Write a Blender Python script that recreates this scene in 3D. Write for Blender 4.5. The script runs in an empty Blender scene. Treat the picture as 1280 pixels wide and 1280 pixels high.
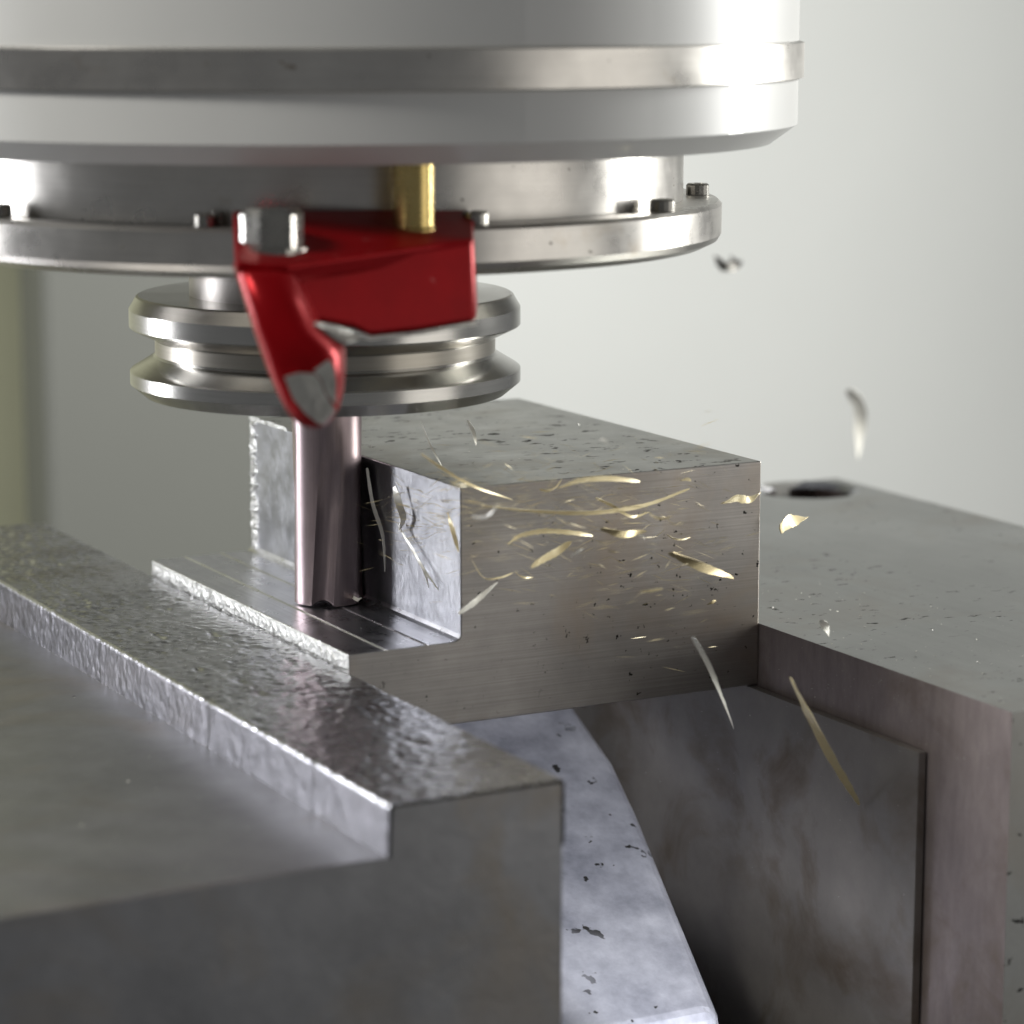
import bpy, bmesh, math, random
from mathutils import Vector, Matrix, noise
random.seed(7)
MM = 0.001                      # everything below is written in millimetres
sc = bpy.context.scene
col = sc.collection

# ------------------------------------------------------------------ camera
F_PX = 3540.0                   # focal length in pixels of the 1280 px photograph
PITCH = math.atan(640 / F_PX)
YAW = math.atan2(1906, math.hypot(F_PX, 640))
HV = Vector((math.sin(YAW), math.cos(YAW), 0))
RV = Vector((math.cos(YAW), -math.sin(YAW), 0))
ZV = Vector((0, 0, 1))
FV = HV * math.cos(PITCH) - ZV * math.sin(PITCH)
UV = HV * math.sin(PITCH) + ZV * math.cos(PITCH)
def ray(x, y): return FV + RV * ((x - 640) / F_PX) - UV * ((y - 640) / F_PX)
CAM = -470 * ray(411, 752)      # the end mill touches the ledge at the world origin
def at(x, y, d): return CAM + ray(x, y) * d
def on_y(x, y, v):
    R = ray(x, y); return CAM + R * ((v - CAM.y) / R.y)
def on_z(x, y, v):
    R = ray(x, y); return CAM + R * ((v - CAM.z) / R.z)

cd = bpy.data.cameras.new('camera'); cam = bpy.data.objects.new('camera', cd); col.objects.link(cam)
cd.sensor_width = 36; cd.lens = F_PX / 1280 * 36
cd.clip_start = 0.01; cd.clip_end = 20
m = Matrix((RV, UV, -FV)).transposed().to_4x4(); m.translation = CAM * MM
cam.matrix_world = m
cd.dof.use_dof = True; cd.dof.focus_distance = 0.462; cd.dof.aperture_fstop = 19
sc.camera = cam

# ------------------------------------------------------------------ light
w = bpy.data.worlds.new('World'); sc.world = w; w.use_nodes = True
w.node_tree.nodes['Background'].inputs[0].default_value = (0.95, 0.97, 1.0, 1)
w.node_tree.nodes['Background'].inputs[1].default_value = 0.15
def area(name, pos, target, sx, sy, power, color):
    d = bpy.data.lights.new(name, 'AREA'); d.shape = 'RECTANGLE'; d.size = sx * MM; d.size_y = sy * MM
    d.energy = power; d.color = color
    o = bpy.data.objects.new(name, d); col.objects.link(o)
    o.location = Vector(pos) * MM
    o.rotation_euler = (Vector(target) - Vector(pos)).to_track_quat('-Z', 'Y').to_euler()
area('work_lamp_back_left', (-250, 225, 85), (0, 0, 15), 42, 230, 1.25, (0.95, 0.96, 1.0))
area('work_lamp_right', (400, -55, 150), (120, 140, 50), 60, 220, 2.6, (1.0, 1.0, 0.97))
sd = bpy.data.lights.new('bed_fill_spot', 'SPOT'); sd.energy = 2.1; sd.color = (0.92, 0.94, 1.0); sd.spot_size = math.radians(21); sd.spot_blend = 0.5; sd.shadow_soft_size = 0.006  # added fill spot, only brightens the slope between the jaws
so = bpy.data.objects.new('bed_fill_spot', sd); col.objects.link(so); so.location = Vector((22, -172, -58)) * MM
so.rotation_euler = (Vector((36, -20, -45)) - Vector((22, -172, -58))).to_track_quat('-Z', 'Y').to_euler()
area('fill_light_left', (-340, -40, 340), (-20, -40, 40), 110, 110, 1.35, (1.0, 0.98, 0.93))  # added fill from the left for the nozzle's top shelf and the step
area('front_right_fill', (420, -560, 20), (20, 0, 10), 420, 320, 0.55, (1.0, 0.96, 0.90))  # added broad fill, there to be reflected in the block face
sc.view_settings.view_transform = 'Standard'; sc.view_settings.look = 'None'
sc.view_settings.exposure = 0; sc.view_settings.gamma = 1; sc.view_settings.use_curve_mapping = False

# ------------------------------------------------------------------ materials
def nodes_of(name):
    mt = bpy.data.materials.new(name); mt.use_nodes = True
    nt = mt.node_tree; return mt, nt, nt.nodes['Principled BSDF']
def coords(nt, scale):
    tc = nt.nodes.new('ShaderNodeTexCoord'); mp = nt.nodes.new('ShaderNodeMapping')
    mp.inputs['Scale'].default_value = [1000 * s for s in scale]
    nt.links.new(tc.outputs['Object'], mp.inputs['Vector']); return mp.outputs[0]
def noise_n(nt, scale, detail=4, rough=0.6, dist=0.0):
    n = nt.nodes.new('ShaderNodeTexNoise'); n.inputs['Scale'].default_value = 1
    n.inputs['Detail'].default_value = detail; n.inputs['Roughness'].default_value = rough
    n.inputs['Distortion'].default_value = dist
    nt.links.new(coords(nt, scale), n.inputs['Vector']); return n.outputs['Fac']
def ramp(nt, fac, stops):
    r = nt.nodes.new('ShaderNodeValToRGB'); e = r.color_ramp.elements
    while len(e) < len(stops): e.new(0.5)
    for q, (p, c) in zip(e, stops):
        q.position = p; q.color = (c, c, c, 1) if not isinstance(c, tuple) else (*c, 1)
    nt.links.new(fac, r.inputs[0]); return r.outputs[0]
def mix(nt, fac, a, b, mode='MIX'):
    n = nt.nodes.new('ShaderNodeMix'); n.data_type = 'RGBA'; n.blend_type = mode
    for sock, v in ((n.inputs[0], fac), (n.inputs[6], a), (n.inputs[7], b)):
        if hasattr(v, 'links'): nt.links.new(v, sock)
        elif isinstance(v, tuple): sock.default_value = (*v, 1)
        else: sock.default_value = v
    return n.outputs[2]
def math_n(nt, op, a, b):
    n = nt.nodes.new('ShaderNodeMath'); n.operation = op
    for s, v in zip(n.inputs, (a, b)):
        if hasattr(v, 'links'): nt.links.new(v, s)
        else: s.default_value = v
    return n.outputs[0]
def bump(nt, h, strength, dist=0.05, prev=None):
    b = nt.nodes.new('ShaderNodeBump'); b.inputs['Strength'].default_value = strength
    b.inputs['Distance'].default_value = dist * MM
    nt.links.new(h, b.inputs['Height'])
    if prev is not None: nt.links.new(prev, b.inputs['Normal'])
    return b.outputs[0]

def steel(name, c1, c2, rough=0.35, mottle=0.06, brush=None, brush_amt=0.25, brush_bump=0.3,
          dents=None, dent_bump=0.5, dent_dist=0.1, pits=None, pit_scale=(0.5, 0.5, 0.5), pit_col=(0.03, 0.028, 0.025),
          stain=None, stain_scale=0.04, stain_lo=0.5, stain_hi=0.7, aniso=0.0, metallic=1.0, rvar=0.12):
    mt, nt, b = nodes_of(name); b.inputs['Metallic'].default_value = metallic
    base = mix(nt, ramp(nt, noise_n(nt, (mottle,) * 3, 6, 0.65), [(0.3, 0.0), (0.7, 1.0)]), c1, c2)
    rsum = math_n(nt, 'MULTIPLY_ADD', noise_n(nt, (mottle * 2.3,) * 3, 5, 0.6), rvar * 2)
    rsum.node.inputs[2].default_value = rough - rvar
    nrm = None
    if brush:
        bn = noise_n(nt, brush, 5, 0.7)
        f = ramp(nt, bn, [(0.25, 1 - brush_amt), (0.75, 1.0)])
        base = mix(nt, 1.0, base, f, 'MULTIPLY')
        nrm = bump(nt, bn, brush_bump, 0.03)
    if stain:
        sf = ramp(nt, noise_n(nt, (stain_scale,) * 3, 5, 0.6, 0.6), [(stain_lo, 0.0), (stain_hi, 0.8)])
        base = mix(nt, sf, base, stain)
    if dents:
        dn = noise_n(nt, dents, 6, 0.62, 0.5)
        nrm = bump(nt, dn, dent_bump, dent_dist, nrm)
    if pits:
        pf = ramp(nt, noise_n(nt, pit_scale, 3, 0.6), [(pits, 0.0), (pits + 0.025, 1.0)])
        pm = math_n(nt, 'MULTIPLY', pf, ramp(nt, noise_n(nt, (0.03,) * 3, 3), [(0.4, 0.15), (0.55, 1.0)]))
        base = mix(nt, pm, base, pit_col)
        rsum = math_n(nt, 'ADD', rsum, math_n(nt, 'MULTIPLY', pm, 0.4))
    nt.links.new(base, b.inputs['Base Color']); nt.links.new(rsum, b.inputs['Roughness'])
    if nrm is not None: nt.links.new(nrm, b.inputs['Normal'])
    if aniso: b.inputs['Anisotropic'].default_value = aniso
    return mt
def paint(name, c, rough=0.5, var=0.06, scale=0.02, coat=0.0, speck=None):
    mt, nt, b = nodes_of(name)
    base = mix(nt, ramp(nt, noise_n(nt, (scale,) * 3, 5, 0.6), [(0.3, 0.0), (0.7, 1.0)]), c, tuple(v * (1 - var) for v in c))
    if speck:
        pf = ramp(nt, noise_n(nt, (speck,) * 3, 3, 0.6), [(0.7, 0.0), (0.74, 0.5)])
        base = mix(nt, pf, base, (0.3, 0.28, 0.24))
    nt.links.new(base, b.inputs['Base Color']); b.inputs['Roughness'].default_value = rough
    b.inputs['Coat Weight'].default_value = coat
    nt.links.new(bump(nt, noise_n(nt, (0.6,) * 3, 4), 0.08, 0.05), b.inputs['Normal'])
    return mt

M = {}
M['wall'] = paint('white_enclosure_paint', (0.74, 0.75, 0.72), 0.5, 0.05, 0.006)
M['greypanel'] = paint('grey_panel_base', (0.19, 0.194, 0.172), 0.5, 0.05, 0.008)  # darker base colour than the white wall
M['cream'] = paint('cream_panel_base', (0.60, 0.60, 0.42), 0.5, 0.2, 0.008)  # yellowish base colour, duller than the white wall
M['casting'] = paint('white_casting_paint', (0.62, 0.62, 0.60), 0.4, 0.05, 0.03, 0.2)
M['block_front'] = steel('sawn_block_steel', (0.51, 0.485, 0.46), (0.32, 0.305, 0.29), 0.42, 0.035, brush=(0.03, 2.0, 3.2), brush_amt=0.35,
                         brush_bump=0.35, pits=0.675, pit_scale=(0.75, 0.75, 0.75), stain=(0.33, 0.27, 0.21), stain_scale=0.035, stain_lo=0.48, stain_hi=0.75)
M['block_top'] = steel('scaled_block_steel', (0.42, 0.42, 0.39), (0.30, 0.30, 0.285), 0.40, 0.06, brush=(0.06, 1.2, 1.2), brush_amt=0.2,
                       brush_bump=0.15, pits=0.615, pit_scale=(0.3, 0.45, 0.5), stain=(0.26, 0.24, 0.20), stain_scale=0.05)
M['cut'] = steel('freshly_cut_steel', (0.47, 0.475, 0.50), (0.34, 0.345, 0.37), 0.33, 0.12, brush=(0.9, 0.4, 0.7), brush_amt=0.2,
                 brush_bump=0.12, dents=(1.1, 1.1, 0.7), dent_bump=0.45, dent_dist=0.12)
M['ledge'] = steel('milled_ledge_steel', (0.72, 0.72, 0.75), (0.58, 0.58, 0.62), 0.30, 0.12, brush=(1.6, 0.04, 1.0), brush_amt=0.3, brush_bump=0.2)
M['burr'] = steel('torn_edge_steel', (0.46, 0.46, 0.44), (0.28, 0.28, 0.27), 0.36, 0.5, dents=(0.9, 0.7, 0.9), dent_bump=1.0, dent_dist=0.35)
M['jaw'] = steel('dinged_jaw_steel', (0.52, 0.52, 0.54), (0.36, 0.36, 0.38), 0.27, 0.10, rvar=0.1, dents=(0.75, 0.9, 0.8), dent_bump=0.3, dent_dist=0.1,
                 stain=(0.34, 0.31, 0.27), stain_scale=0.05, stain_lo=0.55, stain_hi=0.8)
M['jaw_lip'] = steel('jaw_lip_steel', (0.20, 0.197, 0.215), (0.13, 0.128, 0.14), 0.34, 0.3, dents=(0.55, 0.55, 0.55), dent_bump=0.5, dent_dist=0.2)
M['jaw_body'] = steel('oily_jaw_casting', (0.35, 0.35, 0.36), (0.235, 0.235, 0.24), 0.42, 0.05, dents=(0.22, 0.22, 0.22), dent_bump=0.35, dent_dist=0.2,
                      stain=(0.30, 0.24, 0.16), stain_scale=0.03, stain_lo=0.5, stain_hi=0.8, pits=0.74, pit_scale=(0.4, 0.4, 0.4))
M['rjaw'] = steel('ground_jaw_steel', (0.40, 0.405, 0.39), (0.33, 0.335, 0.325), 0.48, 0.02, brush=(0.5, 0.04, 0.5), brush_amt=0.12, brush_bump=0.1,
                  pits=0.66, pit_scale=(0.35, 0.8, 0.6), stain=(0.30, 0.28, 0.25), stain_scale=0.03)
M['rjaw_face'] = steel('worn_jaw_face', (0.48, 0.41, 0.395), (0.36, 0.30, 0.29), 0.42, 0.06, brush=(0.8, 0.5, 0.12), brush_amt=0.3, brush_bump=0.2,
                       stain=(0.20, 0.15, 0.11), stain_scale=0.05, pits=0.75, pit_scale=(0.5, 0.5, 0.5), metallic=0.45)
M['parallel'] = steel('dark_parallel_steel', (0.34, 0.315, 0.29), (0.22, 0.205, 0.19), 0.35, 0.05, stain=(0.14, 0.10, 0.065), stain_scale=0.05, metallic=0.5)
M['rail'] = steel('lit_patch_pitted', (0.78, 0.79, 0.86), (0.34, 0.35, 0.41), 0.36, 0.11, dents=(0.2, 0.2, 0.2), dent_bump=0.4, dent_dist=0.2,
                  pits=0.64, pit_scale=(0.2, 0.2, 0.2), metallic=0.5)  # pale base, so the added rail reads as a lit patch
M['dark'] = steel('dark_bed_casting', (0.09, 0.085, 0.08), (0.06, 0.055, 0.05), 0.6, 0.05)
M['flange'] = steel('ground_holder_steel', (0.56, 0.55, 0.52), (0.49, 0.48, 0.455), 0.21, 0.04, brush=(0.05, 0.05, 2.5), brush_amt=0.18, brush_bump=0.12, aniso=0.4, rvar=0.05)
M['groove'] = steel('warm_groove_steel', (0.40, 0.375, 0.33), (0.34, 0.315, 0.27), 0.30, 0.04, brush=(0.05, 0.05, 2.5), brush_amt=0.2, brush_bump=0.12, rvar=0.05)
M['ring'] = steel('spindle_ring_steel', (0.62, 0.60, 0.56), (0.50, 0.48, 0.45), 0.30, 0.05, brush=(0.05, 0.05, 1.6), brush_amt=0.12, brush_bump=0.1,
                  pits=0.70, pit_scale=(0.3, 0.3, 0.5), pit_col=(0.10, 0.08, 0.06), stain=(0.36, 0.29, 0.2), stain_scale=0.09, stain_lo=0.62, stain_hi=0.85)
M['carbide'] = steel('coated_carbide', (0.44, 0.355, 0.36), (0.34, 0.275, 0.29), 0.36, 0.08, brush=(1.5, 1.5, 0.05), brush_amt=0.25, brush_bump=0.1, rvar=0.06)
M['key'] = steel('drive_key_steel', (0.62, 0.62, 0.60), (0.54, 0.54, 0.52), 0.4, 0.05)
M['bolt'] = steel('zinc_bolt', (0.36, 0.35, 0.32), (0.26, 0.25, 0.23), 0.28, 0.2, dents=(0.5, 0.5, 0.5), dent_bump=0.2, dent_dist=0.2)
M['brass'] = steel('brass', (0.62, 0.48, 0.20), (0.48, 0.36, 0.13), 0.26, 0.15)
M['bare'] = steel('torn_aluminium', (0.52, 0.51, 0.475), (0.38, 0.37, 0.34), 0.5, 0.4, dents=(0.9, 0.35, 0.35), dent_bump=0.8, dent_dist=0.4)
M['hole'] = steel('dark_counterbore', (0.16, 0.13, 0.12), (0.10, 0.08, 0.075), 0.3, 0.1)  # dark base colour for the bore and the screw head
M['chip'] = steel('straw_swarf', (0.95, 0.83, 0.52), (0.85, 0.70, 0.38), 0.34, 0.4, metallic=0.1)
M['pale_chip'] = steel('silver_swarf', (0.92, 0.90, 0.82), (0.8, 0.78, 0.7), 0.32, 0.4, metallic=0.1)
M['dull_chip'] = steel('dull_swarf', (0.45, 0.38, 0.22), (0.36, 0.29, 0.16), 0.45, 0.4, metallic=0.7)
M['dark_chip'] = steel('dark_swarf', (0.16, 0.15, 0.14), (0.1, 0.1, 0.09), 0.5, 0.3)
# red anodised aluminium
mt, nt, b = nodes_of('red_anodised')
rb = mix(nt, ramp(nt, noise_n(nt, (0.1,) * 3, 4), [(0.35, 0.0), (0.7, 1.0)]), (0.28, 0.001, 0.004), (0.22, 0.0008, 0.003))
rb = mix(nt, ramp(nt, noise_n(nt, (0.5,) * 3, 4), [(0.68, 0.0), (0.72, 0.5)]), rb, (0.4, 0.12, 0.12))
nt.links.new(rb, b.inputs['Base Color']); b.inputs['Metallic'].default_value = 0.45; b.inputs['Roughness'].default_value = 0.3
b.inputs['Specular IOR Level'].default_value = 0.2
nt.links.new(bump(nt, noise_n(nt, (1.2,) * 3, 4), 0.12, 0.05), b.inputs['Normal'])
M['red'] = mt

# ------------------------------------------------------------------ builders
def tag(o, label=None, cat=None, group=None, kind=None):
    for k, v in (('label', label), ('category', cat), ('group', group), ('kind', kind)):
        if v: o[k] = v
    return o
def empty(name, loc, label, cat, group=None):
    o = bpy.data.objects.new(name, None); col.objects.link(o); o.location = Vector(loc) * MM
    o.empty_display_size = 0.01
    return tag(o, label, cat, group)
def world_loc(o):
    v = Vector((0, 0, 0))
    while o: v += o.location; o = o.parent
    return v
def build(name, verts, faces, mat, parent=None, bevel=0, smooth=False, sharp=40, mats=None, midx=None, seg=2, origin=None, angle=35):
    """verts in world millimetres; one mesh object"""
    pl = world_loc(parent) if parent else Vector((0, 0, 0))
    org = Vector(origin) * MM if origin is not None else pl
    me = bpy.data.meshes.new(name)
    me.from_pydata([tuple(Vector(v) * MM - org) for v in verts], [], faces)
    bm = bmesh.new(); bm.from_mesh(me)
    bmesh.ops.recalc_face_normals(bm, faces=bm.faces); bm.to_mesh(me); bm.free()
    for q in (mats or [mat]): me.materials.append(M[q])
    if midx:
        for p, i in zip(me.polygons, midx): p.material_index = i
    if smooth:
        for p in me.polygons: p.use_smooth = True
    o = bpy.data.objects.new(name, me); col.objects.link(o)
    o.location = org - pl if parent else org
    if parent: o.parent = parent
    if bevel:
        md = o.modifiers.new('bevel', 'BEVEL'); md.width = bevel * MM; md.segments = seg
        md.limit_method = 'ANGLE'; md.angle_limit = math.radians(angle); md.harden_normals = False
    if smooth:
        try: me.set_sharp_from_angle(angle=math.radians(sharp))
        except Exception: pass
    return o
def box(name, lo, hi, mat, parent=None, bevel=0.3, **k):
    x0, y0, z0 = lo; x1, y1, z1 = hi
    v = [(x, y, z) for z in (z0, z1) for y in (y0, y1) for x in (x0, x1)]
    f = [(0, 1, 3, 2), (4, 6, 7, 5), (0, 4, 5, 1), (2, 3, 7, 6), (0, 2, 6, 4), (1, 5, 7, 3)]
    return build(name, v, f, mat, parent, bevel, **k)
def lathe(name, prof, c, mat, parent=None, n=128, mats=None, rowmat=None, smooth=True):
    """prof: closed or open list of (radius, z); caps where radius 0"""
    v, f, mi = [], [], []
    for r_, z_ in prof:
        for i in range(n):
            a = 2 * math.pi * i / n
            v.append((c[0] + r_ * math.cos(a), c[1] + r_ * math.sin(a), z_))
    for j in range(len(prof) - 1):
        for i in range(n):
            k = (i + 1) % n
            f.append((j * n + i, j * n + k, (j + 1) * n + k, (j + 1) * n + i)); mi.append(rowmat[j] if rowmat else 0)
    f.append(tuple(range(n))); mi.append(rowmat[0] if rowmat else 0)
    f.append(tuple((len(prof) - 1) * n + i for i in range(n))); mi.append(rowmat[-1] if rowmat else 0)
    return build(name, v, f, mat, parent, smooth=smooth, mats=mats, midx=mi, sharp=18)
def prism(name, front, back, mat, parent=None, bevel=0.3, **k):
    n = len(front)
    v = list(front) + list(back)
    f = [tuple(range(n)), tuple(range(2 * n - 1, n - 1, -1))]
    for i in range(n):
        j = (i + 1) % n; f.append((i, j, n + j, n + i))
    return build(name, v, f, mat, parent, bevel, **k)

# ------------------------------------------------------------------ setting: machine enclosure behind
yw = 430
e1 = on_y(430, 400, yw - 25).x; e0 = on_y(52, 400, yw - 25).x
tag(box('enclosure_wall', (e0 + 40, yw, -250), (900, yw + 10, 420), 'wall', bevel=0), kind='structure')
tag(box('enclosure_panel', (e0, yw - 25, -250), (e1, yw - 2, 420), 'greypanel', bevel=3), kind='structure')
tag(box('enclosure_side_wall', (e0 - 330, yw + 12, -250), (e0 + 60, yw + 22, 420), 'cream', bevel=0), kind='structure')

# ------------------------------------------------------------------ vise
JZ = -2.8
vise = empty('machine_vise', (60, 0, -112), 'big steel machine vise whose two jaws clamp the milled block', 'vise')
# movable jaw (left): dinged top plate, sloped lip, lower oily casting
prof = [(-13.6, JZ - 0.3), (-38.7, JZ - 0.3), (-39.0, -9.8), (-160, -9.8), (-160, -112), (-13.6, -112)]
y0, y1 = -105, 106
v = [(x, y0, z) for x, z in prof] + [(x, y1, z) for x, z in prof]
n = len(prof)
f = [tuple(range(n)), tuple(range(2 * n - 1, n - 1, -1))] + [(i, (i + 1) % n, n + (i + 1) % n, n + i) for i in range(n)]
# materials per face: ends, then per profile edge
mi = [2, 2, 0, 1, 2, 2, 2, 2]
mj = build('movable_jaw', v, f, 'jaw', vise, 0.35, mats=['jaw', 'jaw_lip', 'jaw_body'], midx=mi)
# its hard plate: a hammered, dinged skin with real relief wrapped over the top and the lip
path = [Vector((-13.4, 0, JZ - 9)), Vector((-13.4, 0, JZ - 0.25)), Vector((-13.7, 0, JZ)), Vector((-38.7, 0, JZ)), Vector((-39.05, 0, JZ - 0.35)), Vector((-39.3, 0, -9.85))]
samp = []
for i in range(len(path) - 1):
    a, b_ = path[i], path[i + 1]; L = (b_ - a).length; k = 2 if i == 0 else max(1, int(L / 0.36))
    d = (b_ - a).normalized(); nrm = Vector((-d.z, 0, d.x)) * -1
    for q in range(k): samp.append((a.lerp(b_, q / k), nrm, i))
samp.append((path[-1], nrm, 4))
ys = [y0 - 0.05 + i * 0.42 for i in range(int((y1 - y0 + 0.1) / 0.42) + 1)]
v, f, mi = [], [], []
for yy in ys:
    for p, nr, i in samp:
        q = Vector((p.x, yy, p.z))
        hgt = 0.0
        if i >= 1:
            amp = 0.75 + 0.5 * noise.noise(q * 0.05 + Vector((3, 1, 7)))
            hgt = amp * (0.16 * noise.noise(q * 0.42) + 0.21 * noise.noise(Vector((q.x * 0.9, q.y * 1.25, q.z)) + Vector((9, 2, 4))) + 0.05 * noise.noise(q * 1.9))
            g = noise.noise(Vector((q.x * 0.35, q.y * 0.22, 5.0)))
            if g > 0.5: hgt -= (g - 0.5) * 0.9
            if i == 4: hgt *= 0.45
        v.append(q + nr * hgt)
W_ = len(samp)
for a in range(len(ys) - 1):
    for k in range(W_ - 1):
        f.append((a * W_ + k, a * W_ + k + 1, (a + 1) * W_ + k + 1, (a + 1) * W_ + k)); mi.append(1 if samp[k][2] == 4 else 0)
build('jaw_plate', v, f, 'jaw', mj, smooth=True, sharp=60, mats=['jaw', 'jaw_lip'], midx=mi)

# fixed jaw (right) with a counterbored bolt hole
RX0, RX1, RY0, RY1, RZ = 60.9, 154, -104, 77, -2.8
hc = on_z(1009, 612, RZ); hr = 9.5
angs = sorted([2 * math.pi * i / 40 for i in range(40)] + [math.atan2(cy - hc.y, cx - hc.x) % (2 * math.pi) for cx in (RX0, RX1) for cy in (RY0, RY1)])
def rect_hit(a):
    c, s = math.cos(a), math.sin(a); t = 1e9
    if c > 1e-9: t = min(t, (RX1 - hc.x) / c)
    if c < -1e-9: t = min(t, (RX0 - hc.x) / c)
    if s > 1e-9: t = min(t, (RY1 - hc.y) / s)
    if s < -1e-9: t = min(t, (RY0 - hc.y) / s)
    return hc.x + c * t, hc.y + s * t
v, f, mi = [], [], []
N = len(angs)
for a in angs: x, y = rect_hit(a); v.append((x, y, RZ))
for rr, zz in ((hr + 1.4, RZ), (hr, RZ - 1.3), (hr, RZ - 14)):
    for a in angs: v.append((hc.x + rr * math.cos(a), hc.y + rr * math.sin(a), zz))
for a in angs: x, y = rect_hit(a); v.append((x, y, -112))
for i in range(N):
    j = (i + 1) % N
    f.append((i, j, N + j, N + i)); mi.append(0)
    f.append((N + i, N + j, 2 * N + j, 2 * N + i)); mi.append(3)
    f.append((2 * N + i, 2 * N + j, 3 * N + j, 3 * N + i)); mi.append(2)
    f.append((i, j, 4 * N + j, 4 * N + i))
    mx = (v[i][0] + v[j][0]) / 2; mi.append(1 if mx < RX0 + 0.01 else 0)
f.append(tuple(range(3 * N, 4 * N))); mi.append(2)
f.append(tuple(range(4 * N, 5 * N))); mi.append(1)
fj = build('fixed_jaw', v, f, 'rjaw', vise, 0, mats=['rjaw', 'rjaw_face', 'hole', 'cut'], midx=mi)
# socket screw head down in the counterbore
pr = [(0.01, RZ - 14), (7.5, RZ - 14), (7.5, RZ - 9), (6.9, RZ - 8.4), (4.2, RZ - 8.4), (4.0, RZ - 12.5), (0.01, RZ - 12.5)]
lathe('socket_screw', pr, (hc.x, hc.y), 'hole', fj, 32)
# bed between the jaws
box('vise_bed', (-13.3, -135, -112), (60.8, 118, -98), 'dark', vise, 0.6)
def rail_pt(px, py):                                   # added slope between the jaws, tilted to catch light as a bright patch
    R_ = ray(px, py); k = 0.45; c = -27 - k * 15           # plane z = c + k y
    t = (c + k * CAM.y - CAM.z) / (R_.z - k * R_.y); return CAM + R_ * t
q0, q1, q2, q3 = rail_pt(722, 880), rail_pt(767, 944), rail_pt(795, 1003), rail_pt(905, 1270)  # rail edge is shaped to the border of the bright patch
zr = lambda y: -27 + 0.45 * (y - 15)
tops = [(-13.2, 50, zr(50)), (q0.x, 50, zr(50)), tuple(q0), tuple(q1), tuple(q2), tuple(q3), (-13.2, q3.y, q3.z)]
prism('lit_patch_rail', tops, [(x, y, -97.9) for x, y, z in tops], 'rail', vise, 3.0, seg=4)

# parallel bar standing under the block against the fixed jaw
tag(box('parallel_bar', (59.2, -84, -97.8), (60.6, 52, -13.3), 'parallel', bevel=0.12), 'dark thin parallel bar standing under the block against the right jaw', 'parallel bar')

# ------------------------------------------------------------------ workpiece
WX = 5.8; TOP = 24.3; YF, YB = -37.0, 47.0; BX1 = 60.8
wp = empty('steel_block', (24, 5, -13), 'dark steel block with a bright milled ledge, clamped in the vise', 'workpiece')
prof = [(-13.4, 0.0), (-7.3, 0.02), (-7.0, 0.28), (-6.7, 0.08), (-2.9, 0.03), (-0.4, 0.10), (-0.1, 0.34), (0.25, 0.12), (3.9, 0.10), (4.9, 0.22), (5.5, 0.55), (WX, 1.1),
        (WX, TOP), (BX1, TOP), (BX1, -13.1), (-13.4, -13.1)]
n = len(prof); NY = 1
v = [(x, YF, z) for x, z in prof] + [(x, YB, z) for x, z in prof]
f = [tuple(range(n)), tuple(range(2 * n - 1, n - 1, -1))]; mi = [0, 0]
for i in range(n):
    j = (i + 1) % n; f.append((i, j, n + j, n + i))
    if i <= 10: mi.append(3)
    elif i == 11: mi.append(2)
    elif i == 12: mi.append(1)
    elif i == 15: mi.append(4)
    else: mi.append(0)
build('block_body', v, f, 'block_front', wp, 0.22, mats=['block_front', 'block_top', 'cut', 'ledge', 'burr'], midx=mi, angle=60)
# torn strip at the back end of the wall, burrs along the upper edges
def torn_strip(name, p0, p1, wdir, ndir, width, height, nseg, seed, mat='burr'):
    p0, p1, wdir, ndir = map(Vector, (p0, p1, wdir, ndir)); rnd = random.Random(seed)
    v, f = [], []
    K = 5
    for i in range(nseg + 1):
        p = p0.lerp(p1, i / nseg); wv = width * rnd.uniform(0.6, 1.1)
        for k in range(K):
            hgt = height * (rnd.uniform(0.2, 1) if 0 < k < K - 1 else -0.3)
            if i in (0, nseg): hgt = -0.1
            v.append(p + wdir * (wv * k / (K - 1)) + ndir * hgt)
    for i in range(nseg):
        for k in range(K - 1):
            a = i * K + k; f.append((a, a + 1, a + K + 1, a + K))
    return build(name, v, f, mat, wp, smooth=False)
torn_strip('burr', (WX, YB, 0.6), (WX, YB, TOP + 0.1), (0, -1, 0), (-1, 0, 0), 3.9, 0.45, 40, 3)
torn_strip('burr', (WX - 0.1, YB, TOP), (WX - 0.1, YB - 17, TOP), (1, 0, 0), (0, 0, 1), 0.7, 0.55, 34, 5)
torn_strip('burr', (-13.4, YB, -2.9), (-13.4, YF, -2.9), (0, 0, 1), (-1, 0, 0), 2.75, 0.22, 120, 9)

# ------------------------------------------------------------------ end mill
em = empty('end_mill', (0, 0, 0.2), 'purplish brown coated end mill cutting the ledge below the tool holder', 'end mill')
v, f = [], []
NA = 96; rows = [0.35 + i * 32.6 / 36 for i in range(37)]
def mill_r(a, tip):
    ph = (a * 4 / (2 * math.pi)) % 1.0
    g = 0.0
    if ph < 0.42: g = 1.25 * math.sin(math.pi * ph / 0.42) ** 0.8
    return 5.75 - g * tip
for z_ in rows:
    t = min(1, max(0, (30.0 - z_) / 16))
    for i in range(NA):
        a = 2 * math.pi * i / NA
        rr = mill_r(a, t); aa = a + 2.2 + z_ * 0.012
        lift = 0.9 * (5.75 - rr) / 1.25 if z_ == rows[0] else 0.0      # hollow between the end teeth
        v.append((rr * math.cos(aa), rr * math.sin(aa), z_ + min(lift, 0.85)))
for j in range(len(rows) - 1):
    for i in range(NA):
        k = (i + 1) % NA; f.append((j * NA + i, j * NA + k, (j + 1) * NA + k, (j + 1) * NA + i))
f.append(tuple(range(NA))); f.append(tuple((len(rows) - 1) * NA + i for i in range(NA)))
build('cutting_flutes', v, f, 'carbide', em, smooth=True)
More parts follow.
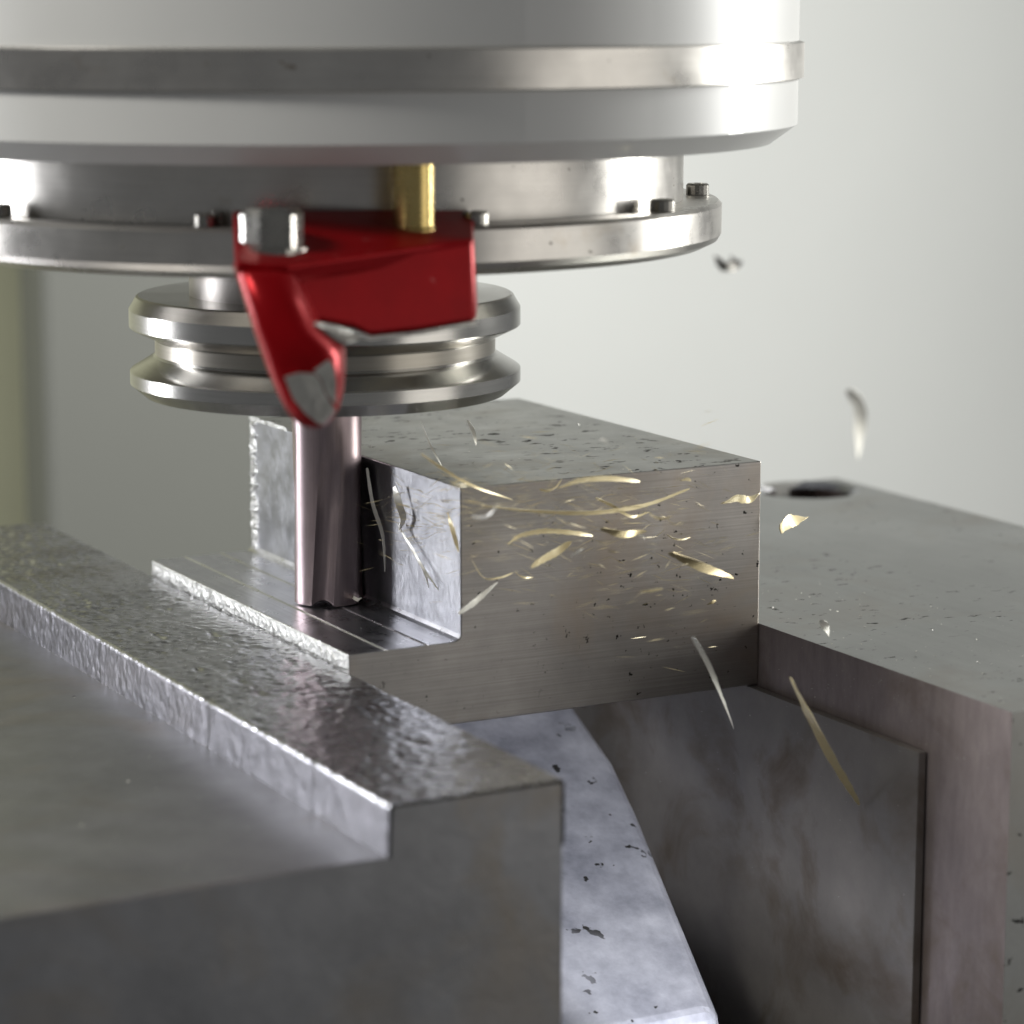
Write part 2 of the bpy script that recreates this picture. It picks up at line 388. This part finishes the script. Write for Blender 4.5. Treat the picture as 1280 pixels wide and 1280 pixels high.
lathe('shank', [(5.7, 32.96), (5.7, 36)], (0, 0), 'carbide', em, 96)

# ------------------------------------------------------------------ tool holder
th = empty('tool_holder', (0, 0, 34), 'grooved steel tool holder flange hanging below the spindle', 'tool holder')
R = 31.8
prof = [(7.0, 34.9), (26.5, 34.95), (29.4, 35.2), (R, 37.2), (R, 39.2), (R - 0.25, 39.45), (28.0, 41.6), (27.7, 42.0), (27.7, 44.2), (28.0, 44.5), (R - 0.25, 46.2), (R, 46.45),
        (R, 49.2), (30.6, 51.2), (30.2, 51.4), (22, 51.4), (22, 59)]
rowm = [0, 0, 0, 0, 0, 0, 0, 1, 0, 0, 0, 0, 0, 0, 0, 2]
lathe('v_flange', prof, (0, 0), 'flange', th, 160, mats=['flange', 'groove', 'parallel'], rowmat=rowm)
# ------------------------------------------------------------------ spindle
sp = empty('spindle_head', (0, 0, 59), 'steel spindle nose ring and white head above the tool holder', 'spindle')
lathe('nose_ring', [(30, 59.6), (61.5, 59.6), (63.6, 60.6), (64.2, 61.6), (64.2, 66.2), (63.6, 66.8), (58, 66.8)], (0, 0), 'ring', sp, 192)
lathe('nose_neck', [(58.0, 66.85), (58.0, 76)], (0, 0), 'ring', sp, 128)
lathe('head_casting', [(60, 76.05), (72, 76.05), (76, 79), (76, 330)], (0, 0), 'casting', sp, 128)
lathe('clamp_band', [(76.05, 86), (76.9, 86.3), (76.9, 91.7), (76.05, 92)], (0, 0), 'ring', sp, 128)
for k in range(10):
    a = k * 2 * math.pi / 10 + 0.25; cc = Vector((61.2 * math.cos(a), 61.2 * math.sin(a), 0))
    lathe('cap_screw', [(0.01, 66.85), (1.9, 66.85), (1.9, 68.4), (1.6, 68.7), (0.9, 68.7), (0.8, 67.6), (0.01, 67.6)], (cc.x, cc.y), 'bolt', sp, 16)
for s in (-1, 1):
    c = HV * (s * 27)
    bx = []
    for z_ in (51.5, 59.55):
        for (a, bb) in ((-7.5, -2.5), (7.5, -2.5), (7.5, 2.5), (-7.5, 2.5)):
            p = c + RV * a + HV * bb; bx.append((p.x, p.y, z_))
    prism('drive_key', bx[:4], bx[4:], 'key', sp, 0.6)

# ------------------------------------------------------------------ red coolant nozzle block
nz = empty('coolant_nozzle', at(445, 420, 384), 'red nozzle block with a scraped bare metal tip in front of the spindle', 'nozzle')
fd = lambda px: 374 + (px - 330) * 17 / 264          # depth of the block's front face
fr = [(338, 331), (360, 330), (592, 299), (596, 402), (520, 416), (462, 422), (440, 411), (392, 402), (352, 400)]
front = [at(x, y, fd(x)) for x, y in fr]
back = [p + HV * 17 for p in front]
build_front = prism('nozzle_body', front, back, 'red', nz, 0.9, seg=3, smooth=True)
# slanting spout: lofted rounded sections
secs = [  # py, px left, px right, front depth, thickness
    (327, 294, 372, 373.0, 20), (336, 297, 376, 371.6, 20), (372, 308, 388, 370.5, 18), (405, 318, 402, 370.0, 17), (428, 325, 426, 370.0, 16), (440, 329, 431, 370.2, 15), (465, 338, 431, 370.8, 13),
    (490, 348, 429, 371.6, 11), (508, 357, 425, 372.6, 9.5), (520, 365, 418, 373.6, 8), (528, 375, 411, 374.6, 6.5), (532, 384, 403, 375.6, 5)]
v, f = [], []; NA = 40
for py, l, r_, d, th_ in secs:
    cx, hw = (l + r_) / 2, (r_ - l) / 2
    for i in range(NA):
        a = 2 * math.pi * i / NA; c, s = math.cos(a), math.sin(a); e = 0.62
        cc = math.copysign(abs(c) ** e, c); ss = math.copysign(abs(s) ** e, s)
        p = at(cx + hw * cc, py, d + th_ / 2)
        v.append(p + HV * (th_ / 2 * ss + (cc + 1) * -0.0))
for j in range(len(secs) - 1):
    for i in range(NA):
        k = (i + 1) % NA; f.append((j * NA + i, j * NA + k, (j + 1) * NA + k, (j + 1) * NA + i))
f.append(tuple(range(NA))); f.append(tuple((len(secs) - 1) * NA + i for i in range(NA)))
build('spout', v, f, 'red', nz, smooth=True)
def scrape(name, pts, lift, depth_back, mat='bare', jag=0.0, seed=1):
    rnd = random.Random(seed)
    ctr = [sum(p[i] for p in pts) / len(pts) for i in range(3)]
    fr_ = [at(x, y, d - lift + rnd.uniform(-jag, jag)) for x, y, d in pts]
    bk = [at(x, y, d + depth_back) for x, y, d in pts]
    c_ = at(ctr[0], ctr[1], ctr[2] - lift - 0.35)
    n_ = len(pts); v_ = fr_ + bk + [c_]
    f_ = [(i, (i + 1) % n_, 2 * n_) for i in range(n_)] + [(i, (i + 1) % n_, n_ + (i + 1) % n_, n_ + i) for i in range(n_)] + [tuple(range(n_, 2 * n_))]
    return build(name, v_, f_, mat, nz)
scrape('bare_tip', [(355, 471, 370.9), (372, 466, 370.7), (394, 467, 370.8), (401, 476, 370.9), (406, 492, 371.4), (420, 514, 373.6), (405, 531, 375.2), (396, 529, 374.6), (381, 516, 373.2), (366, 498, 372.0)], 1.1, 4, jag=0.25, seed=2)
scrape('bare_edge', [(392, 463, 370.8), (402, 456, 370.6), (412, 449, 370.6), (418, 460, 370.8), (421, 478, 371.4), (421, 506, 373), (409, 494, 371.6), (402, 474, 371)], 1.5, 4, jag=0.2, seed=4)
scrape('bare_gouge', [(386, 404, fd(386)), (398, 403, fd(398)), (424, 408, fd(424)), (446, 416, fd(446)), (464, 420, fd(464)), (450, 424, fd(450)), (436, 429, fd(436)), (430, 431, fd(430)), (416, 421, fd(416)), (403, 412, fd(403))], 5.0, 3, jag=0.5, seed=6)
scrape('worn_edge', [(450, 422.5, fd(450)), (500, 417.5, fd(500)), (596, 401.5, fd(596)), (596, 406, fd(596)), (520, 419, fd(520)), (462, 425, fd(462))], 0.2, 12, jag=0.1, seed=8)
# hex bolt and brass fitting on the block's top
tz = at(340, 329, 374).z + 0.8
def hexbolt(c, rad, z0, z1):
    v_ = []
    for z_, rr in ((z0, rad * 1.12), (z0 + 0.9, rad * 1.12), (z0 + 0.95, rad), (z1 - 0.9, rad), (z1, rad * 0.88)):
        for i in range(6 if False else 24):
            a = 2 * math.pi * i / 24
            k = 1.0 if z_ < z0 + 0.92 else math.cos(math.pi / 6) / math.cos(((a + 0.2) % (math.pi / 3)) - math.pi / 6)
            v_.append((c.x + rr * k * math.cos(a), c.y + rr * k * math.sin(a), z_))
    f_ = []
    for j in range(4):
        for i in range(24):
            k = (i + 1) % 24; f_.append((j * 24 + i, j * 24 + k, (j + 1) * 24 + k, (j + 1) * 24 + i))
    f_.append(tuple(range(24))); f_.append(tuple(96 + i for i in range(24)))
    return build('hex_bolt', v_, f_, 'bolt', nz, 0.0)
bc = at(340, 305, 381); hexbolt(bc, 4.4, tz - 0.2, tz + 6.0)
fc = at(517, 286, 395)
lathe('brass_fitting', [(3.2, tz - 4), (3.2, tz + 2.0), (2.9, tz + 2.4), (2.9, 78)], (fc.x, fc.y), 'brass', nz, 40)
# top plate of the block (the bright red shelf that carries bolt and fitting)
tp = [(294, 327, 372.6), (338, 333, 372.6), (360, 331.5, 373.2), (592.5, 299, 391.6)]
top_f = [at(*q) for q in tp]
bk2 = [at(592, 262, 406), at(291, 262, 392)]
poly = top_f + bk2
prism('top_shelf', poly, [p - ZV * 2.5 + HV * 0.8 for p in poly[:4]] + [p - ZV * 5 for p in poly[4:]], 'red', nz, 0.5, seg=3)

# ------------------------------------------------------------------ swarf
def chip(pts, wpx, plane, mat, label, dy=0.0, tw=0.95, name='metal_chip', group='chips flying off the cutter', wall=None):
    """a thin curled ribbon of swarf; pts are pixel points, plane the y (mm) of the flight plane"""
    P = []
    n0 = len(pts)
    raw = [on_y(x, y, plane + dy * (i / (n0 - 1) - 0.5)) for i, (x, y) in enumerate(pts)]
    if wall is not None:                                  # chip hugging the cut wall (a plane of constant x)
        raw = []
        for x, y in pts:
            R_ = ray(x, y); raw.append(CAM + R_ * ((wall - CAM.x) / R_.x))
    # catmull-rom
    ext = [raw[0] * 2 - raw[1]] + raw + [raw[-1] * 2 - raw[-2]]
    S = 8
    for i in range(1, len(ext) - 2):
        for s in range(S):
            t = s / S; a, b_, c, d = ext[i - 1], ext[i], ext[i + 1], ext[i + 2]
            P.append(0.5 * ((2 * b_) + (c - a) * t + (2 * a - 5 * b_ + 4 * c - d) * t * t + (3 * b_ - a - 3 * c + d) * t ** 3))
    P.append(ext[-2])
    dist = (P[len(P) // 2] - CAM).length
    hw = wpx * dist / F_PX * 0.62
    rnd = random.Random(int(pts[0][0] * 7 + pts[0][1]))
    v, f = [], []; n_ = len(P)
    ph = rnd.uniform(-0.5, 0.5)
    for i, p in enumerate(P):
        T = (P[min(i + 1, n_ - 1)] - P[max(i - 1, 0)]).normalized()
        view = (CAM - p).normalized()
        side = T.cross(view).normalized(); nn = side.cross(T)
        a = ph + tw * (i / (n_ - 1) - 0.5) * 2
        s2 = side * math.cos(a) + nn * math.sin(a); n2 = side * -math.sin(a) + nn * math.cos(a)
        t = i / (n_ - 1); prof_ = (0.25 + 0.75 * math.sin(math.pi * min(1, 0.08 + t * 0.92)) ** 0.4) * rnd.uniform(0.85, 1.12)
        w_ = hw * prof_; th_ = max(0.05, w_ * 0.22)
        for cx, cy in ((-1, 0.5), (0, -0.15), (1, 0.5), (1, 0.9), (0, 0.55), (-1, 0.9)):
            v.append(p + s2 * (w_ * cx) + n2 * (w_ * 0.45 * cy - th_ * 0.0))
    K = 6
    for i in range(n_ - 1):
        for k in range(K):
            q = (k + 1) % K; f.append((i * K + k, i * K + q, (i + 1) * K + q, (i + 1) * K + k))
    f.append(tuple(range(K))); f.append(tuple((n_ - 1) * K + k for k in range(K)))
    o = build(name, v, f, mat, smooth=True, origin=P[n_ // 2])
    return tag(o, label, 'metal chip', group)
B = -44
chip([(527, 567), (545, 580), (578, 601), (610, 615), (641, 625)], 3.2, B - 2, 'chip', 'thin straight golden chip slanting down above the left end of the long arc', 6)
chip([(603, 631), (650, 637), (720, 641), (770, 638), (815, 629), (862, 611)], 4.5, B - 6, 'chip', 'longest golden chip, a shallow arc across the upper block face', 8)
chip([(635, 679), (650, 669), (680, 663.5), (715, 666), (741, 670)], 5.5, B - 4, 'chip', 'bright arched golden chip just below the longest one', 5)
chip([(664, 707), (678, 699), (698, 689), (714, 677)], 8, B - 5, 'chip', 'short thick golden chip like a comet in mid block face', 3)
chip([(585, 525), (592, 540), (595, 557)], 4, -30, 'pale_chip', 'short white upright chip above the block top near the holder', 3)
chip([(698, 609), (725, 600), (760, 598), (800, 602)], 6, B - 14, 'chip', 'flat golden chip above the longest chip near the block top edge', 6)
chip([(494, 608), (499, 630), (503, 648), (498, 664)], 8, -4, 'pale_chip', 'bright curled chip against the cut wall right of the cutter', 3, 1.2, wall=4.4)
chip([(497, 655), (515, 685), (530, 712), (548, 738)], 3, -8, 'pale_chip', 'long thin bright chip sliding down the cut wall', 4, wall=4.8)
chip([(518, 690), (530, 714), (536, 735)], 2.4, -12, 'pale_chip', 'small thin chip low on the cut wall', 2, wall=4.6)
chip([(573, 766), (590, 755), (604, 744), (622, 728)], 6, B, 'pale_chip', 'pale chip at the lower corner where wall meets block face', 3)
chip([(590, 700), (605, 722), (625, 722), (642, 716)], 1.8, B - 3, 'chip', 'hair thin hooked chip left on the block face', 3)
chip([(903, 628), (920, 622), (936, 625), (951, 616)], 8, B - 6, 'chip', 'crumpled golden chip at the right edge of the block', 4, 1.6)
chip([(974, 661), (986, 653), (996, 650), (1008, 647)], 13, B + 6, 'chip', 'bright orange white chip over the right jaw beside the block', 4, 1.0)
chip([(866, 796), (884, 828), (898, 862), (917, 911)], 5.5, B - 22, 'pale_chip', 'pale streak shaped chip falling past the lower block edge', 8)
chip([(990, 848), (1012, 893), (1040, 948), (1074, 1006)], 9, B - 30, 'chip', 'long golden chip falling in front of the dark parallel', 8)
chip([(838, 690), (875, 708), (917, 723)], 9, B - 14, 'dull_chip', 'dull yellow chip low on the right of the block face', 6)
chip([(560, 640), (566, 662), (573, 690)], 5, -38.5, 'chip', 'golden chip across the upright front edge of the cut wall', 1, 1.0, wall=3.5)
chip([(526, 527), (538, 556), (552, 582)], 1.8, -28, 'pale_chip', 'hair thin pale chip over the block top left of the white upright one', 3)
chip([(459, 585), (466, 630), (478, 670), (481, 715)], 4, 0, 'pale_chip', 'curved ribbon standing in for the highlight right of the cutter', 2, 0.8, wall=5.0)  # added ribbon in place of the reflected highlight next to the cutter's shadow
chip([(1062, 486), (1074, 510), (1073, 545), (1071, 575)], 13, 110, 'pale_chip', 'blurred white chip in the air before the white wall', 10)
chip([(899, 322), (910, 330), (926, 327)], 15, 120, 'dark_chip', 'small dark blurred chip in the air right of the spindle ring', 5, 1.4)
chip([(752, 660), (780, 668), (808, 664)], 7, B - 10, 'dull_chip', 'dull brown chip right of the bright arched chip', 5)
chip([(745, 622), (765, 632), (790, 646), (812, 640)], 3.4, B - 3, 'chip', 'small hooked golden chip under the right half of the longest one', 4)
chip([(1027, 775), (1032, 784), (1036, 795)], 8, B - 20, 'pale_chip', 'tiny pale chip over the front edge of the right jaw', 2)
chip([(440, 745), (447, 750), (452, 748)], 4, -8, 'pale_chip', 'tiny bright chip at the foot of the cutter', 1, wall=2.0)

# the spray itself: many small slivers fanning right from the cutter, and a haze of hair-fine ones
rs = random.Random(77)
def arc(x0, y0, ang, L, bend):
    P_ = []
    for k in range(4):
        t = k / 3; a = ang + bend * (t - 0.5)
        P_.append((x0 + L * t * math.cos(a), y0 + L * t * math.sin(a)))
    return P_
for k in range(14):
    t = rs.random() ** 1.2
    x0 = 560 + 330 * t; y0 = 640 + rs.gauss(0, 38 + 30 * t) + 30 * t
    chip(arc(x0, y0, rs.gauss(0.1, 0.5), rs.uniform(10, 34), rs.uniform(-0.9, 0.9)), rs.uniform(1.4, 4.2), -42 - rs.uniform(0, 45), rs.choice(['chip', 'chip', 'dull_chip', 'pale_chip']),
         'small golden sliver in the spray of chips before the block face', rs.uniform(-6, 6), group='small slivers in the chip spray')
v, f = [], []
for k in range(650):
    t = rs.random() ** 0.9
    x0 = 470 + 430 * t + rs.gauss(0, 18); y0 = 640 + rs.gauss(0, 22 + 46 * t) + 30 * t * t + (8 if t < 0.2 else 0)
    if x0 < 575:
        R_ = ray(x0, y0); p = CAM + R_ * ((rs.uniform(-4, 4.5) - CAM.x) / R_.x)
    else: p = on_y(x0, y0, -40 - abs(rs.gauss(0, 22)))
    d = Vector((1, rs.gauss(-0.3, 0.5), rs.gauss(-0.05, 0.35))).normalized() * rs.uniform(1.0, 5.0)
    s_ = d.cross(Vector((rs.gauss(0, 1), rs.gauss(0, 1), rs.gauss(0, 1)))).normalized() * rs.uniform(0.025, 0.06); up = d.cross(s_).normalized() * 0.02
    bnd = s_ * rs.uniform(-0.5, 0.5)
    i0 = len(v); v.extend([p - d / 2, p + s_ + bnd, p - s_ + bnd + up, p + d / 2])
    f.extend([(i0, i0 + 1, i0 + 2), (i0 + 1, i0 + 3, i0 + 2), (i0, i0 + 2, i0 + 3), (i0, i0 + 3, i0 + 1)])
tag(build('fine_swarf_spray', v, f, 'chip'), 'haze of hair fine golden swarf streaming right from the cutter', 'swarf', kind='stuff')

# loose crumbs of swarf lying on the vise and block: uncountable specks
rnd = random.Random(21); v, f = [], []
def crumb(p, s):
    i = len(v)
    for _ in range(4): v.append(Vector(p) + Vector((rnd.uniform(-1, 1), rnd.uniform(-1, 1), rnd.uniform(0.0, 0.7))) * s)
    f.extend([(i, i + 1, i + 2), (i, i + 2, i + 3), (i, i + 1, i + 3), (i + 1, i + 2, i + 3)])
for _ in range(90): crumb((rnd.uniform(-110, -44), rnd.uniform(-100, 60), -9.78), rnd.uniform(0.08, 0.3))
for _ in range(60): crumb((rnd.uniform(-38, -14), rnd.uniform(-100, 70), JZ + 0.02), rnd.uniform(0.08, 0.25))
for _ in range(60): crumb((rnd.uniform(-12, 5), rnd.uniform(-36, 30), 0.15), rnd.uniform(0.06, 0.2))
for _ in range(140): crumb((rnd.uniform(61.5, 100), rnd.uniform(-100, -10), RZ + 0.02), rnd.uniform(0.08, 0.3))
for _ in range(110): crumb((60.85, rnd.uniform(-102, -40), rnd.uniform(-13, -3.5)), rnd.uniform(0.06, 0.2))
for _ in range(70): crumb((59.15, rnd.uniform(-82, 0), rnd.uniform(-45, -14)), rnd.uniform(0.06, 0.2))
for _ in range(50): crumb((rnd.uniform(8, 58), rnd.uniform(-36, 40), TOP + 0.02), rnd.uniform(0.06, 0.22))
tag(build('swarf_crumbs', v, f, 'pale_chip'), 'fine bright metal crumbs scattered over vise and block', 'metal crumbs', kind='stuff')
